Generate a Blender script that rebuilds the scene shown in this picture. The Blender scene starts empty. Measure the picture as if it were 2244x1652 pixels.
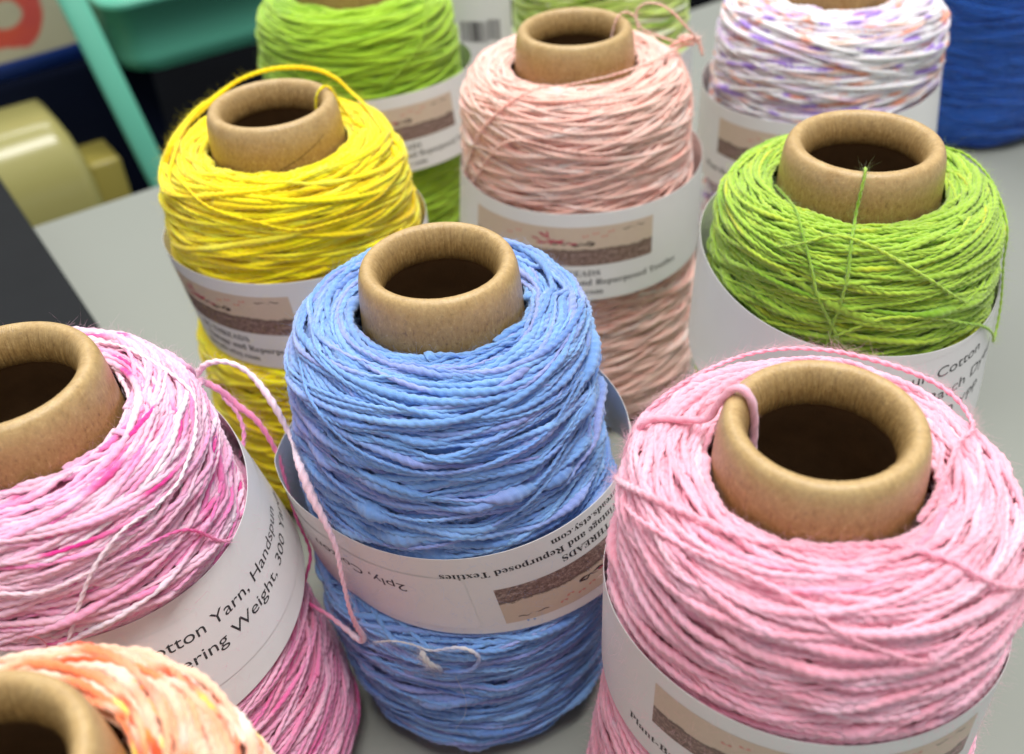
import bpy, math, random
import numpy as np
from mathutils import Matrix, Vector

MM = 0.001
H_CONE = 165.0            # height of every cardboard cone, mm; table top is z = 0
scene = bpy.context.scene
col = scene.collection
PI = math.pi

# ------------------------------------------------------------------ camera
cam_d = bpy.data.cameras.new('camera'); cam = bpy.data.objects.new('camera', cam_d); col.objects.link(cam)
p, r = math.radians(39.0), math.radians(-4.0)
F = Vector((0, math.cos(p), -math.sin(p))); R0 = Vector((1, 0, 0)); U0 = R0.cross(F)
R = R0*math.cos(r) + U0*math.sin(r); U = -R0*math.sin(r) + U0*math.cos(r)
m = Matrix((R, U, -F)).transposed().to_4x4()
m.translation = Vector((0, 0, (H_CONE + 151.77)*MM))
cam.matrix_world = m
cam_d.sensor_width = 36; cam_d.lens = 36*2250/2243
cam_d.clip_start = 0.01; cam_d.clip_end = 50
cam_d.dof.use_dof = True; cam_d.dof.focus_distance = 0.268; cam_d.dof.aperture_fstop = 11.5
scene.camera = cam

# ------------------------------------------------------------------ light
w = bpy.data.worlds.new('World'); scene.world = w; w.use_nodes = True
bg = w.node_tree.nodes['Background']; bg.inputs[0].default_value = (0.93, 0.97, 1.0, 1); bg.inputs[1].default_value = 0.48
def area(name, loc, size, size_y, power, target, color=(1, .975, .94)):
    l = bpy.data.lights.new(name, 'AREA'); l.shape = 'RECTANGLE'; l.size = size; l.size_y = size_y
    l.energy = power; l.color = color
    o = bpy.data.objects.new(name, l); col.objects.link(o); o.location = loc
    o.rotation_euler = (Vector(target) - Vector(loc)).to_track_quat('-Z', 'Y').to_euler()
    return o
area('ceiling_lamp', (0.25, 0.15, 1.75), 1.2, 0.5, 35, (0.05, 0.3, 0.1))
area('ceiling_lamp', (-0.35, 1.35, 1.75), 1.2, 0.5, 21, (0, 0.4, 0.1))
scene.view_settings.view_transform = 'Standard'; scene.view_settings.look = 'None'
scene.view_settings.exposure = 0.06; scene.view_settings.gamma = 1.0
scene.render.engine = 'CYCLES'
scene.cycles.max_bounces = 8; scene.cycles.diffuse_bounces = 5; scene.cycles.glossy_bounces = 3
scene.cycles.use_denoising = True
scene.cycles.use_adaptive_sampling = True; scene.cycles.adaptive_threshold = 0.02

# ------------------------------------------------------------------ helpers
def srgb(r, g, b):
    f = lambda c: (c/255/12.92) if c/255 <= .04045 else ((c/255 + .055)/1.055)**2.4
    return (f(r), f(g), f(b))

def tag(o, label=None, cat=None, group=None, kind=None):
    if label: o['label'] = label
    if cat: o['category'] = cat
    if group: o['group'] = group
    if kind: o['kind'] = kind
    return o

def empty(name, loc, label, cat, group=None):
    o = bpy.data.objects.new(name, None); col.objects.link(o); o.location = Vector(loc)*MM
    o.empty_display_size = .02
    return tag(o, label, cat, group)

def mesh_obj(name, verts, faces, mat, parent=None, smooth=True, color=None, fib=None, uv=None):
    """verts Nx3 in mm (world), faces Mx4 or Mx3 numpy, or list of tuples"""
    me = bpy.data.meshes.new(name)
    verts = np.asarray(verts, dtype=np.float64)*MM
    if parent is not None:
        verts = verts - np.array(parent['_org'])*MM
    if isinstance(faces, np.ndarray):
        n, k = faces.shape
        me.vertices.add(len(verts)); me.vertices.foreach_set('co', verts.astype(np.float32).ravel())
        me.loops.add(n*k); me.loops.foreach_set('vertex_index', faces.astype(np.int32).ravel())
        me.polygons.add(n)
        me.polygons.foreach_set('loop_start', np.arange(0, n*k, k, dtype=np.int32))
        me.update(calc_edges=True)
    else:
        me.from_pydata([tuple(v) for v in verts], [], faces); me.update()
    if smooth:
        me.polygons.foreach_set('use_smooth', np.ones(len(me.polygons), dtype=bool))
    if color is not None:
        a = me.color_attributes.new('Col', 'FLOAT_COLOR', 'POINT')
        c4 = np.ones((len(verts), 4), dtype=np.float32); c4[:, :3] = color
        a.data.foreach_set('color', c4.ravel())
    if fib is not None:
        a = me.attributes.new('fib', 'FLOAT_VECTOR', 'POINT'); a.data.foreach_set('vector', fib.astype(np.float32).ravel())
    if uv is not None:
        l = me.uv_layers.new(name='UVMap')
        vi = np.empty(len(me.loops), dtype=np.int32); me.loops.foreach_get('vertex_index', vi)
        l.data.foreach_set('uv', np.asarray(uv, dtype=np.float32)[vi].ravel())
    if mat: me.materials.append(mat)
    o = bpy.data.objects.new(name, me); col.objects.link(o)
    if parent is not None:
        o.parent = parent
    return o

def root(name, loc, label, cat, group=None):
    o = empty(name, loc, label, cat, group); o['_org'] = [float(x) for x in loc]; return o

def child_of(o, parent_part):
    """make o (already built in the thing's frame) a sub-part of parent_part"""
    o.parent = parent_part; return o

class NT:
    def __init__(s, name):
        s.m = bpy.data.materials.new(name); s.m.use_nodes = True
        s.t = s.m.node_tree; s.n = s.t.nodes; s.b = s.n['Principled BSDF']
    def node(s, typ, **kw):
        n = s.n.new(typ)
        for k, v in kw.items():
            if k.startswith('i_'):
                n.inputs[k[2:].replace('_', ' ')].default_value = v
            else: setattr(n, k, v)
        return n
    def link(s, a, b): s.t.links.new(a, b)
    def math(s, op, a, b=None, c=None, clamp=False):
        n = s.n.new('ShaderNodeMath'); n.operation = op; n.use_clamp = clamp
        for i, v in enumerate((a, b, c)):
            if v is None: continue
            if isinstance(v, (int, float)): n.inputs[i].default_value = v
            else: s.link(v, n.inputs[i])
        return n.outputs[0]
    def mix(s, fac, a, b, mode='MIX'):
        n = s.n.new('ShaderNodeMix'); n.data_type = 'RGBA'; n.blend_type = mode
        for i, v in ((0, fac), (6, a), (7, b)):
            if isinstance(v, (int, float)): n.inputs[i].default_value = v
            elif isinstance(v, tuple): n.inputs[i].default_value = (*v[:3], 1)
            else: s.link(v, n.inputs[i])
        return n.outputs[2]
    def ramp(s, fac, stops):
        n = s.n.new('ShaderNodeValToRGB'); s.link(fac, n.inputs[0])
        e = n.color_ramp.elements
        while len(e) < len(stops): e.new(.5)
        for i, (p_, c) in enumerate(stops):
            e[i].position = p_; e[i].color = (*c, 1) if isinstance(c, tuple) else (c, c, c, 1)
        return n.outputs[0]
    def noise(s, vec, scale, detail=3, rough=.5):
        n = s.n.new('ShaderNodeTexNoise'); n.inputs['Scale'].default_value = scale
        n.inputs['Detail'].default_value = detail; n.inputs['Roughness'].default_value = rough
        if vec is not None: s.link(vec, n.inputs['Vector'])
        return n.outputs['Fac']
    def mapping(s, vec, scale):
        n = s.n.new('ShaderNodeMapping'); n.inputs['Scale'].default_value = scale; s.link(vec, n.inputs['Vector']); return n.outputs[0]
    def bump(s, h, strength, dist):
        n = s.n.new('ShaderNodeBump'); n.inputs['Strength'].default_value = strength; n.inputs['Distance'].default_value = dist
        s.link(h, n.inputs['Height']); s.link(n.outputs[0], s.b.inputs['Normal'])
    def attr(s, name):
        n = s.n.new('ShaderNodeAttribute'); n.attribute_name = name; return n
    def set(s, **kw):
        for k, v in kw.items():
            i = s.b.inputs[k.replace('_', ' ')]
            if isinstance(v, tuple): v = (*v[:3], 1)
            i.default_value = v

def simple(name, colr, rough=.6, noise_amt=.08, scale=60, bump=0, **kw):
    t = NT(name)
    tc = t.node('ShaderNodeTexCoord')
    n = t.noise(tc.outputs['Object'], scale, 4)
    c = t.mix(n, tuple(x*(1-noise_amt) for x in colr), tuple(min(1, x*(1+noise_amt)) for x in colr))
    t.link(c, t.b.inputs['Base Color']); t.set(Roughness=rough, **kw)
    if bump:
        t.bump(t.noise(tc.outputs['Object'], scale*12, 3), bump, .0003)
    return t.m

# ------------------------------------------------------------------ materials
def yarn_material(name='yarn'):
    t = NT(name)
    c = t.attr('Col').outputs['Color']; f = t.attr('fib').outputs['Vector']
    n1 = t.noise(t.mapping(f, (.35, 2.2, 2.2)), 1.6, 3, .65)
    k = t.math('MULTIPLY_ADD', n1, .5, .75)
    sc = t.node('ShaderNodeVectorMath', operation='SCALE'); t.link(c, sc.inputs[0]); t.link(k, sc.inputs['Scale'])
    t.link(sc.outputs[0], t.b.inputs['Base Color'])
    t.set(Roughness=.95, Sheen_Weight=.35, Sheen_Roughness=.5)
    t.set(Subsurface_Weight=.45, Subsurface_Scale=.0009)
    t.b.inputs['Subsurface Radius'].default_value = (1.0, .8, .7)
    t.b.inputs['Specular IOR Level'].default_value = .06
    t.bump(n1, .7, .0004)
    return t.m
YARN = yarn_material()

def cardboard():
    t = NT('cardboard')
    uv = t.node('ShaderNodeUVMap').outputs[0]; tc = t.node('ShaderNodeTexCoord').outputs['Object']
    sep = t.node('ShaderNodeSeparateXYZ'); t.link(uv, sep.inputs[0])
    sp = t.noise(t.mapping(tc, (1, 1, .6)), 1000, 4, .75)          # fibre speckle
    big = t.noise(tc, 45, 3)
    base = t.ramp(sp, [(.26, srgb(92, 66, 34)), (.43, srgb(152, 119, 70)), (.58, srgb(168, 135, 82)), (.78, srgb(206, 178, 126))])
    base = t.mix(t.math('MULTIPLY', big, .5), base, srgb(156, 124, 76), 'MIX')
    dots = t.ramp(t.noise(tc, 520, 2, .4), [(.70, 0.0), (.74, 1.0)])
    base = t.mix(t.math('MULTIPLY', dots, .45), base, srgb(95, 66, 40))
    # spiral seam of the wound paper
    seam = t.math('FRACT', t.math('ADD', t.math('MULTIPLY', sep.outputs[1], 3.2), t.math('ADD', sep.outputs[0], t.node('ShaderNodeObjectInfo').outputs['Random'])))
    line = t.math('LESS_THAN', seam, .012)
    outer = t.math('GREATER_THAN', sep.outputs[1], .12)
    line = t.math('MULTIPLY', line, outer)
    base = t.mix(t.math('MULTIPLY', line, .55), base, srgb(90, 62, 36))
    # pleats pressed into the curled lip, crease shade painted into the colour
    pl = t.noise(t.mapping(uv, (150, 22, 1)), 1.0, 2, .6)
    lip = t.ramp(sep.outputs[1], [(.0, 1.0), (.045, 1.0), (.085, 0.0), (1., 0.0)])
    plm = t.math('MULTIPLY', pl, lip)
    base = t.mix(t.math('MULTIPLY', lip, t.math('MULTIPLY', t.math('SUBTRACT', .56, pl, clamp=True), 2.2, clamp=True)), base, srgb(120, 88, 52))
    wear = t.math('MULTIPLY', t.ramp(sep.outputs[1], [(.035, 0.0), (.07, 1.0), (.10, 1.0), (.135, 0.0)]), t.math('MULTIPLY', t.noise(tc, 260, 4, .7), .55))
    base = t.mix(wear, base, srgb(222, 198, 150))
    t.link(base, t.b.inputs['Base Color'])
    t.set(Roughness=.36); t.b.inputs['Specular IOR Level'].default_value = .42
    h = t.math('ADD', t.math('MULTIPLY', plm, 1.2), t.math('MULTIPLY', sp, .35))
    h = t.math('SUBTRACT', h, t.math('MULTIPLY', line, .6))
    t.bump(h, .8, .0006)
    return t.m
CARD = cardboard()
SHADED_CARD = simple('shaded_cardboard', srgb(122, 92, 60), .8, .3, 160, bump=.5)  # inside of the cones: shade of the hole painted in as darker brown

def paper_mat():
    t = NT('white_paper')
    tc = t.node('ShaderNodeTexCoord').outputs['Object']
    n = t.noise(tc, 40, 4); f = t.noise(tc, 900, 3, .6)
    c = t.mix(n, (.70, .69, .68), (.78, .775, .77)); c = t.mix(t.math('MULTIPLY', f, .10), c, (.6, .59, .58))
    t.link(c, t.b.inputs['Base Color']); t.set(Roughness=.48)
    t.b.inputs['Transmission Weight'].default_value = 0
    t.bump(t.noise(tc, 55, 2), .12, .002)
    return t.m
PAPER = paper_mat()
STICK = simple('sticker_paper', (.74, .73, .73), .38, .03, 60)
INK = simple('black_ink', (.016, .015, .017), .5, .1, 300)
INKG = simple('grey_ink', (.03, .03, .032), .5, .1, 300)

def banner_mat():
    t = NT('printed_photo')
    uv = t.node('ShaderNodeUVMap').outputs[0]
    sep = t.node('ShaderNodeSeparateXYZ'); t.link(uv, sep.inputs[0]); u, v = sep.outputs[0], sep.outputs[1]
    big = t.noise(t.mapping(uv, (6, 1.5, 1)), 1, 2); fine = t.noise(t.mapping(uv, (52, 12, 1)), 1, 5, .85); med = t.noise(t.mapping(uv, (26, 6, 1)), 1, 3, .6)
    dirt = t.ramp(fine, [(.36, srgb(52, 38, 32)), (.46, srgb(106, 82, 70)), (.54, srgb(142, 116, 104)), (.66, srgb(204, 186, 174))])
    dirt = t.mix(t.math('MULTIPLY', med, .5), dirt, srgb(128, 104, 104))
    cream = t.mix(med, srgb(206, 190, 166), srgb(192, 172, 152)); cream = t.mix(t.math('MULTIPLY', big, .5), cream, srgb(206, 180, 168))
    edge = t.math('ADD', t.math('MULTIPLY', big, .25), .40)
    edge = t.math('ADD', edge, t.math('MULTIPLY', med, .12))
    d = t.math('SUBTRACT', v, edge)          # v = 0 top ... 1 bottom
    isd = t.math('GREATER_THAN', d, 0)
    c = t.mix(isd, cream, dirt)
    lin = t.math('LESS_THAN', t.math('ABSOLUTE', d), .035)
    dash = t.math('GREATER_THAN', fine, .48)
    c = t.mix(t.math('MULTIPLY', t.math('MULTIPLY', lin, dash), .7), c, srgb(52, 38, 32))
    t.link(c, t.b.inputs['Base Color']); t.set(Roughness=.45)
    return t.m
BANNER = banner_mat()
PINKINK = simple('pink_ink', srgb(176, 60, 84), .5, .25, 400)
ROSEINK = simple('rose_ink', srgb(204, 132, 122), .5, .2, 400)
DARKINK = simple('brown_ink', srgb(60, 48, 44), .5, .3, 400)

# ------------------------------------------------------------------ noise helpers
def gsm(x, sigma, wrap=False):
    k = int(max(1, 3*sigma)); g = np.exp(-.5*(np.arange(-k, k+1)/sigma)**2); g /= g.sum()
    xp = np.pad(x, k, mode='wrap' if wrap else 'edge'); return np.convolve(xp, g, 'valid')
def noise1(rng, n, sigma):
    """unit-variance smooth noise of length n"""
    st = max(1, int(sigma/3)); m_ = n//st + 8
    y = gsm(rng.standard_normal(m_), sigma/st); y = (y - y.mean())/(y.std() + 1e-9)
    return np.interp(np.arange(n)/st, np.arange(m_), y)
def smoothstep(a, b, x):
    t = np.clip((x - a)/(b - a), 0, 1); return t*t*(3 - 2*t)
def L(*c): return np.array(srgb(*c))

# ------------------------------------------------------------------ dyes: colour along the yarn (l in samples, P position)
def spread(rng, n, ds, base, mods):
    """base colour moved towards others along the yarn: mods = (colour, length scale mm, lo, hi)"""
    c = base*np.ones((n, 1))
    for colr, sc, lo, hi in mods:
        k = smoothstep(lo, hi, noise1(rng, n, sc/ds))[:, None]; c = c*(1-k) + k*colr
    return c*(1 + .05*noise1(rng, n, 2.5/ds))[:, None]
def dye_blue(rng, n, ds, P):
    return spread(rng, n, ds, L(120, 164, 224), [(L(104, 142, 212), 40, .3, 2), (L(142, 156, 216), 30, .2, 2), (L(136, 180, 236), 12, .5, 2.), (L(150, 164, 222), 12, .9, 2.2)])
def dye_magenta(rng, n, ds, P):
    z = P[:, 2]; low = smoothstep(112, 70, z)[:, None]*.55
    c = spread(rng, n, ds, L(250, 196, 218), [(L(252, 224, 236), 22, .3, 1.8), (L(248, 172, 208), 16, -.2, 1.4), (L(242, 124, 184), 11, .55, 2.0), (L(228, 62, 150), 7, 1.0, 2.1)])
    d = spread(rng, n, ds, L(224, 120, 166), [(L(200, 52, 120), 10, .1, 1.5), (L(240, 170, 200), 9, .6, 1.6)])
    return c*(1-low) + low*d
def dye_pink(rng, n, ds, P):
    return spread(rng, n, ds, L(254, 176, 196), [(L(255, 196, 212), 14, .2, 2.4), (L(252, 162, 188), 16, .8, 2.6)])
def dye_lime(rng, n, ds, P):
    return spread(rng, n, ds, L(156, 192, 64), [(L(178, 206, 66), 24, .3, 1.6), (L(132, 178, 48), 18, .4, 2), (L(188, 200, 56), 8, 1.2, 2.4)])
def dye_lime2(rng, n, ds, P):
    return spread(rng, n, ds, L(160, 200, 48), [(L(140, 184, 40), 14, 0, 2)])
def dye_yellow(rng, n, ds, P):
    return spread(rng, n, ds, L(255, 224, 16), [(L(252, 212, 14), 14, .4, 2), (L(254, 238, 70), 9, .7, 2)])
def dye_peach(rng, n, ds, P):
    return spread(rng, n, ds, L(255, 199, 186), [(L(252, 182, 168), 14, .2, 2), (L(255, 216, 208), 12, .3, 2)])
def dye_white(rng, n, ds, P):
    c = spread(rng, n, ds, L(244, 238, 242), [(L(236, 222, 232), 20, .2, 1.5), (L(212, 188, 226), 8, .3, 1.9), (L(246, 208, 196), 7, .8, 2.0)])
    for colr, lo in ((L(164, 130, 216), 1.0), (L(240, 160, 136), 1.0)):
        k = smoothstep(lo, lo+.9, noise1(rng, n, 3.6/ds) + .45*noise1(rng, n, 30/ds))[:, None]; c = c*(1-k) + k*colr
    return c
def dye_navy(rng, n, ds, P):
    return spread(rng, n, ds, L(40, 92, 180), [(L(26, 64, 148), 14, 0, 2)])
def dye_orange(rng, n, ds, P):
    return spread(rng, n, ds, L(254, 196, 168), [(L(252, 172, 130), 16, -.3, 1.4), (L(254, 220, 200), 10, .3, 1.8), (L(250, 138, 90), 10, .3, 1.7), (L(242, 84, 44), 7, .5, 1.9), (L(254, 232, 220), 6, .8, 2.0), (L(251, 212, 96), 5, 1.3, 2.4)])
def dye_pale_lime(rng, n, ds, P):
    return spread(rng, n, ds, L(200, 222, 118), [(L(156, 196, 66), 8, .2, 1.5), (L(236, 242, 206), 9, .4, 1.6)])

# ------------------------------------------------------------------ yarn tubes
def tube(P, N, rad, cols, ds, nseg=8, twist=7.0, ply=.24, keep=None, closed_ends=True, phase=0.0):
    """sweep a two-ply section along P (mm). N: outward hint. returns verts, faces, col, fib"""
    n = len(P)
    T = np.gradient(P, axis=0); T /= np.linalg.norm(T, axis=1)[:, None] + 1e-12
    S = np.cross(T, N); S /= np.linalg.norm(S, axis=1)[:, None] + 1e-12
    Q = np.cross(S, T)
    seg = np.linalg.norm(np.diff(P, axis=0), axis=1); l = np.concatenate([[0], np.cumsum(seg)])
    phi = np.arange(nseg)/nseg*2*PI
    psi = 2*PI*l/twist + phase
    pl = (ply*np.clip(np.median(rad)/rad,   .25, 1.15)**.7)[:, None]
    rr = rad[:, None]*((1-pl) + pl*np.cos(2*(phi[None, :] - psi[:, None])))
    V = P[:, None, :] + rr[..., None]*(np.cos(phi)[None, :, None]*Q[:, None, :] + np.sin(phi)[None, :, None]*S[:, None, :])
    V = V.reshape(-1, 3)
    C = np.repeat(cols, nseg, axis=0)
    a = phi[None, :] - psi[:, None]
    fb = np.stack([np.repeat(l, nseg), np.cos(a).ravel()*rad.repeat(nseg), np.sin(a).ravel()*rad.repeat(nseg)], 1)
    i = np.arange(n-1)
    if keep is not None: i = i[keep[:-1] & keep[1:]]
    j = np.arange(nseg); j2 = (j+1) % nseg
    A = (i[:, None]*nseg + j[None, :]).ravel(); B = (i[:, None]*nseg + j2[None, :]).ravel()
    Fc = np.stack([A, B, B+nseg, A+nseg], 1)
    if keep is not None:
        used = np.zeros(len(V), bool); used[Fc.ravel()] = True
        mp = np.cumsum(used) - 1; V, C, fb = V[used], C[used], fb[used]; Fc = mp[Fc]
    return V, Fc, C, fb

def fuzz(rng, P, N, rad, cols, count, length=(1.5, 4.5), thick=.027):
    """short stray fibres standing off the yarn: thin three-sided tubes"""
    n = len(P); idx = rng.integers(0, n, count)
    T = np.gradient(P, axis=0); T /= np.linalg.norm(T, axis=1)[:, None] + 1e-12
    t = T[idx]; nn = N[idx]; s = np.cross(t, nn)
    ang = rng.uniform(-1.3, 1.3, count)[:, None]
    out = nn*np.cos(ang) + s*np.sin(ang)
    base = P[idx] + out*rad[idx][:, None]*.8
    ln = rng.uniform(length[0], length[1], count)[:, None]
    d = t*rng.uniform(-1, 1, count)[:, None] + out*rng.uniform(.15, .75, count)[:, None] + s*rng.uniform(-.6, .6, count)[:, None]
    d /= np.linalg.norm(d, axis=1)[:, None]
    bend = rng.standard_normal((count, 3))*.75
    K = 5; Vs = []; w_ = rng.uniform(.6, 1.3, count)[:, None]*thick
    for k in range(K):
        u = k/(K-1); c = base + d*ln*u + bend*ln*u*u*.55
        for q in range(3):
            a = q*2*PI/3
            off = np.cos(a)*out + np.sin(a)*np.cross(d, out)
            Vs.append(c + off*w_*(1 - .6*u))
    V = np.stack(Vs, 1).reshape(-1, 3)         # count, K*3
    C = np.repeat(np.clip(cols[idx]*1.05, 0, 1), K*3, axis=0)
    b = np.arange(count)[:, None]*K*3; fs = []
    for k in range(K-1):
        for q in range(3):
            q2 = (q+1) % 3
            fs.append(np.concatenate([b+k*3+q, b+k*3+q2, b+(k+1)*3+q2, b+(k+1)*3+q], 1))
    return V, np.concatenate(fs, 0), C, np.zeros((len(V), 3))

def merge(parts):
    V, Fc, C, B = [], [], [], []; o = 0
    for v, f, c, b in parts:
        V.append(v); Fc.append(f + o); C.append(c); B.append(b); o += len(v)
    return np.concatenate(V), np.concatenate(Fc), np.concatenate(C), np.concatenate(B)

# ------------------------------------------------------------------ package surface
SH = [(0, -11.5), (.12, -9.8), (.34, -8.8), (.58, -9.6), (.78, -12.6), (.91, -18), (.975, -26), (1, -35)]
def profile(pk):
    c0 = 24.2*pk['rim']/23.2
    pts = [(c0 + (pk['R'][0]-c0)*f, z + pk.get('dz', 0)) for f, z in SH]
    Rt, Rm, Rb = pk['R']
    pts += [(Rt + .25*(Rm-Rt), -50), (Rm, -80), ((Rm+Rb)/2, -115), (Rb, -145), (Rb-.8, -154), (Rb-4, -160.5), (Rb-11, -163.5)]
    pts = np.array(pts, float)
    d = np.concatenate([[0], np.cumsum(np.hypot(*np.diff(pts, axis=0).T))])
    s = np.arange(0, d[-1], .25)
    r_ = gsm(np.interp(s, d, pts[:, 0]), 9); z_ = gsm(np.interp(s, d, pts[:, 1]), 9)
    dr, dz = np.gradient(r_), np.gradient(z_); ln = np.hypot(dr, dz)
    return s, r_, z_, -dz/ln, dr/ln       # outward normal (nr, nz)

def wind(pk):
    """lay the yarn on the package pass by pass on a height map, so strands really pile up and cross"""
    rng = np.random.default_rng(pk['seed'])
    s_, pr, pz, nr, nz = profile(pk); NS = len(s_); NTH = 540
    G = np.zeros((NTH, NS)); ds = pk.get('ds', .5); r0 = pk['yarn']
    dth = ds/47.0; th = rng.uniform(0, 6.28); passes = []; Ltot = s_[-1]
    npass = int(pk.get('passes', 46)*1.45); up = True
    last = .8; base_turns = 5.0
    wobN = 720; wob_t = noise1(rng, wobN, 60); wob_t = wob_t - np.linspace(wob_t[0], wob_t[-1], wobN)     # hand-wound wander shared by neighbours
    for k in range(npass):
        best = None; lo, hi = pk.get('turns', (3.0, 7.5))
        if k % 7 == 0: base_turns = rng.uniform(lo, hi); wob_t = wob_t*.6 + .8*noise1(rng, wobN, 50)
        for c in range(8):
            e0, e1 = rng.uniform(.3, 2.6), Ltot - rng.uniform(.5, 5)
            if rng.uniform() < .45:               # short traverse that turns back before the edge
                if up: e1 -= rng.uniform(0, 70)
                else: e0 += abs(rng.normal(0, 16))
            s0 = last; s1 = e1 if up else e0
            if abs(s1 - s0) < 12: s1 = s0 + (25 if up else -25)
            frac = abs(s1 - s0)/Ltot
            if c < 5: turns = base_turns*frac*(1 + rng.normal(0, .03)) + rng.normal(0, .12)
            else: turns = rng.uniform(lo, hi)*frac
            turns = max(turns, .6); n = int(turns*2*PI/dth)
            t = np.linspace(0, 1, n); te = t - np.sin(2*PI*t)/(2*PI)*.25
            tt = th + np.arange(n)*dth
            env = np.sin(PI*t)**.5
            s = s0 + (s1-s0)*te + env*(1.6*np.interp((tt/(2*PI)) % 1*wobN, np.arange(wobN), wob_t) + rng.uniform(.2, 1.3)*noise1(rng, n, 55/ds))
            s = np.clip(s, .3, Ltot-.5)
            ii = ((tt/(2*PI)) % 1*NTH).astype(int) % NTH; jj = np.clip((s/.25).astype(int), 0, NS-1)
            g0 = G[ii, jj]; sc = g0.mean() - 1.4*r0*(g0 <= 0).mean() - .10*rng.uniform() - .3*r0*(g0 < .6*g0.mean()).mean()
            if best is None or sc < best[0]: best = (sc, tt, s, ii, jj)
        _, tt, s, ii, jj = best; n = len(tt); th = tt[-1]; up = not up; last = s[-1]
        rad = r0*np.exp(pk.get('slub', .12)*noise1(rng, n, 14/ds) + .11*noise1(rng, n, 3.2/ds))
        if pk.get('slubs', 0):
            sl = smoothstep(1.1, 2.4, noise1(rng, n, 8/ds))*smoothstep(12, 40, s); rad = rad*(1 + pk['slubs']*sl)
        h = np.zeros(n)
        for o in np.linspace(-.7, .7, 5):
            h = np.maximum(h, G[ii, np.clip(((s + o*rad)/.25).astype(int), 0, NS-1)])
        hm = h.copy()
        for o in (1, 2):
            hm[o:] = np.maximum(hm[o:], h[:-o]); hm[:-o] = np.maximum(hm[:-o], h[o:])
        hs = gsm(.6*hm + .4*h, 1.8/ds)
        hc = hs + rad*pk.get('pile', .36)
        for o in np.arange(-1.0, 1.01, .12):
            jo = np.clip(((s + o*rad)/.25).astype(int), 0, NS-1)
            np.maximum.at(G, (ii, jo), hc + rad*np.sqrt(max(0, 1-o*o))*.8)
        passes.append((tt, s, hc, rad))
    tt = np.concatenate([x[0] for x in passes]); s = np.concatenate([x[1] for x in passes])
    hc = np.concatenate([x[2] for x in passes]); rad = np.concatenate([x[3] for x in passes])
    s = gsm(s, 1.6/ds); hc = gsm(hc, .8/ds)
    NTHi = ((tt/(2*PI)) % 1*NTH).astype(int) % NTH
    vis = np.zeros(len(s), bool)
    for o in (-.95, -.6, 0, .6, .95):
        g = G[NTHi, np.clip(((s + o*rad)/.25).astype(int), 0, NS-1)]
        vis |= g <= hc + rad*(math.sqrt(1-o*o) + .8)
    # the surface is pulled tight: take out the slow undulation of the pile, keep the strand-to-strand relief
    Gs = np.maximum(G, 0)
    kk = 22
    for ax, sg in ((0, 12), (1, 18)):
        g_ = np.exp(-.5*(np.arange(-3*sg, 3*sg+1)/sg)**2); g_ /= g_.sum()
        pad = [(0, 0), (0, 0)]; pad[ax] = (3*sg, 3*sg)
        Gp = np.pad(Gs, pad, mode='wrap' if ax == 0 else 'edge')
        Gs = np.apply_along_axis(lambda v_: np.convolve(v_, g_, 'valid'), ax, Gp)
    hc = hc - Gs[NTHi, np.clip((s/.25).astype(int), 0, NS-1)]
    hc = hc*.5
    inset = 0.35*r0
    # grow the visible mask
    v2 = vis.copy()
    for o in (1, 2, 3): v2[o:] |= vis[:-o]; v2[:-o] |= vis[o:]
    P, N = place(pk, tt, s, hc - inset, (s_, pr, pz, nr, nz))
    P = keep_inside_band(pk, P, rad)
    return dict(P=P, N=N, rad=rad*pk.get('fat', 1.28), keep=v2, inset=max(2.2, 3.6*r0), prof=(s_, pr, pz, nr, nz), ds=ds, rng=rng)

def keep_inside_band(pk, P, rad):
    if 'band' not in pk: return P
    dx, dy, a, b, z0, tx, ty, fl, lx, ly = pk['band']; P = P.copy()
    for it in range(2):
        x = P[:, 0] - pk['pos'][0] - dx; y = P[:, 1] - pk['pos'][1] - dy; th = np.arctan2(y, x)
        v = H_CONE + z0 + tx*a*np.cos(th) + ty*b*np.sin(th) - P[:, 2]
        x -= lx*v; y -= ly*v; th = np.arctan2(y, x); rr = np.hypot(x, y)
        lim = (a*b/np.sqrt((b*np.cos(th))**2 + (a*np.sin(th))**2)) + fl*v - rad - .45
        wgt = smoothstep(-5, .5, v)*(1 - smoothstep(pk.get('bh', 38)-.5, pk.get('bh', 38)+5, v))
        over = np.maximum(rr - lim, 0)*wgt; k = (rr - over)/rr
        P[:, 0] = pk['pos'][0] + dx + lx*v + x*k; P[:, 1] = pk['pos'][1] + dy + ly*v + y*k
    return P

def lump(pk, th, z):
    a = pk['seed']*1.7
    return pk.get('lump', .7)*(np.sin(2*th + a + z*.03) + .6*np.sin(3*th - a*2 + z*.05) + .7*np.sin(z*.09 + a + np.sin(th + a)))*smoothstep(-10, -40, z)

def centre(pk, z):
    (x0, y0), (x1, y1) = pk.get('shift', ((0, 0), (0, 0)))
    t = np.clip((-z - 30)/115, -.2, 1.15)
    return pk['pos'][0] + x0 + (x1-x0)*t, pk['pos'][1] + y0 + (y1-y0)*t

def place(pk, th, s, h, prof):
    s_, pr, pz, nr, nz = prof
    r_ = np.interp(s, s_, pr); z_ = np.interp(s, s_, pz); a = np.interp(s, s_, nr); b = np.interp(s, s_, nz)
    rr = r_ + a*h + lump(pk, th, z_)*a
    cx, cy = centre(pk, z_)
    tail = 1 - smoothstep(-10, -22, z_); cx = cx*(1-tail) + pk['pos'][0]*tail; cy = cy*(1-tail) + pk['pos'][1]*tail
    P = np.stack([cx + rr*np.cos(th), cy + rr*np.sin(th), H_CONE + z_ + b*h], 1)
    N = np.stack([a*np.cos(th), a*np.sin(th), b], 1)
    return P, N

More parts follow.
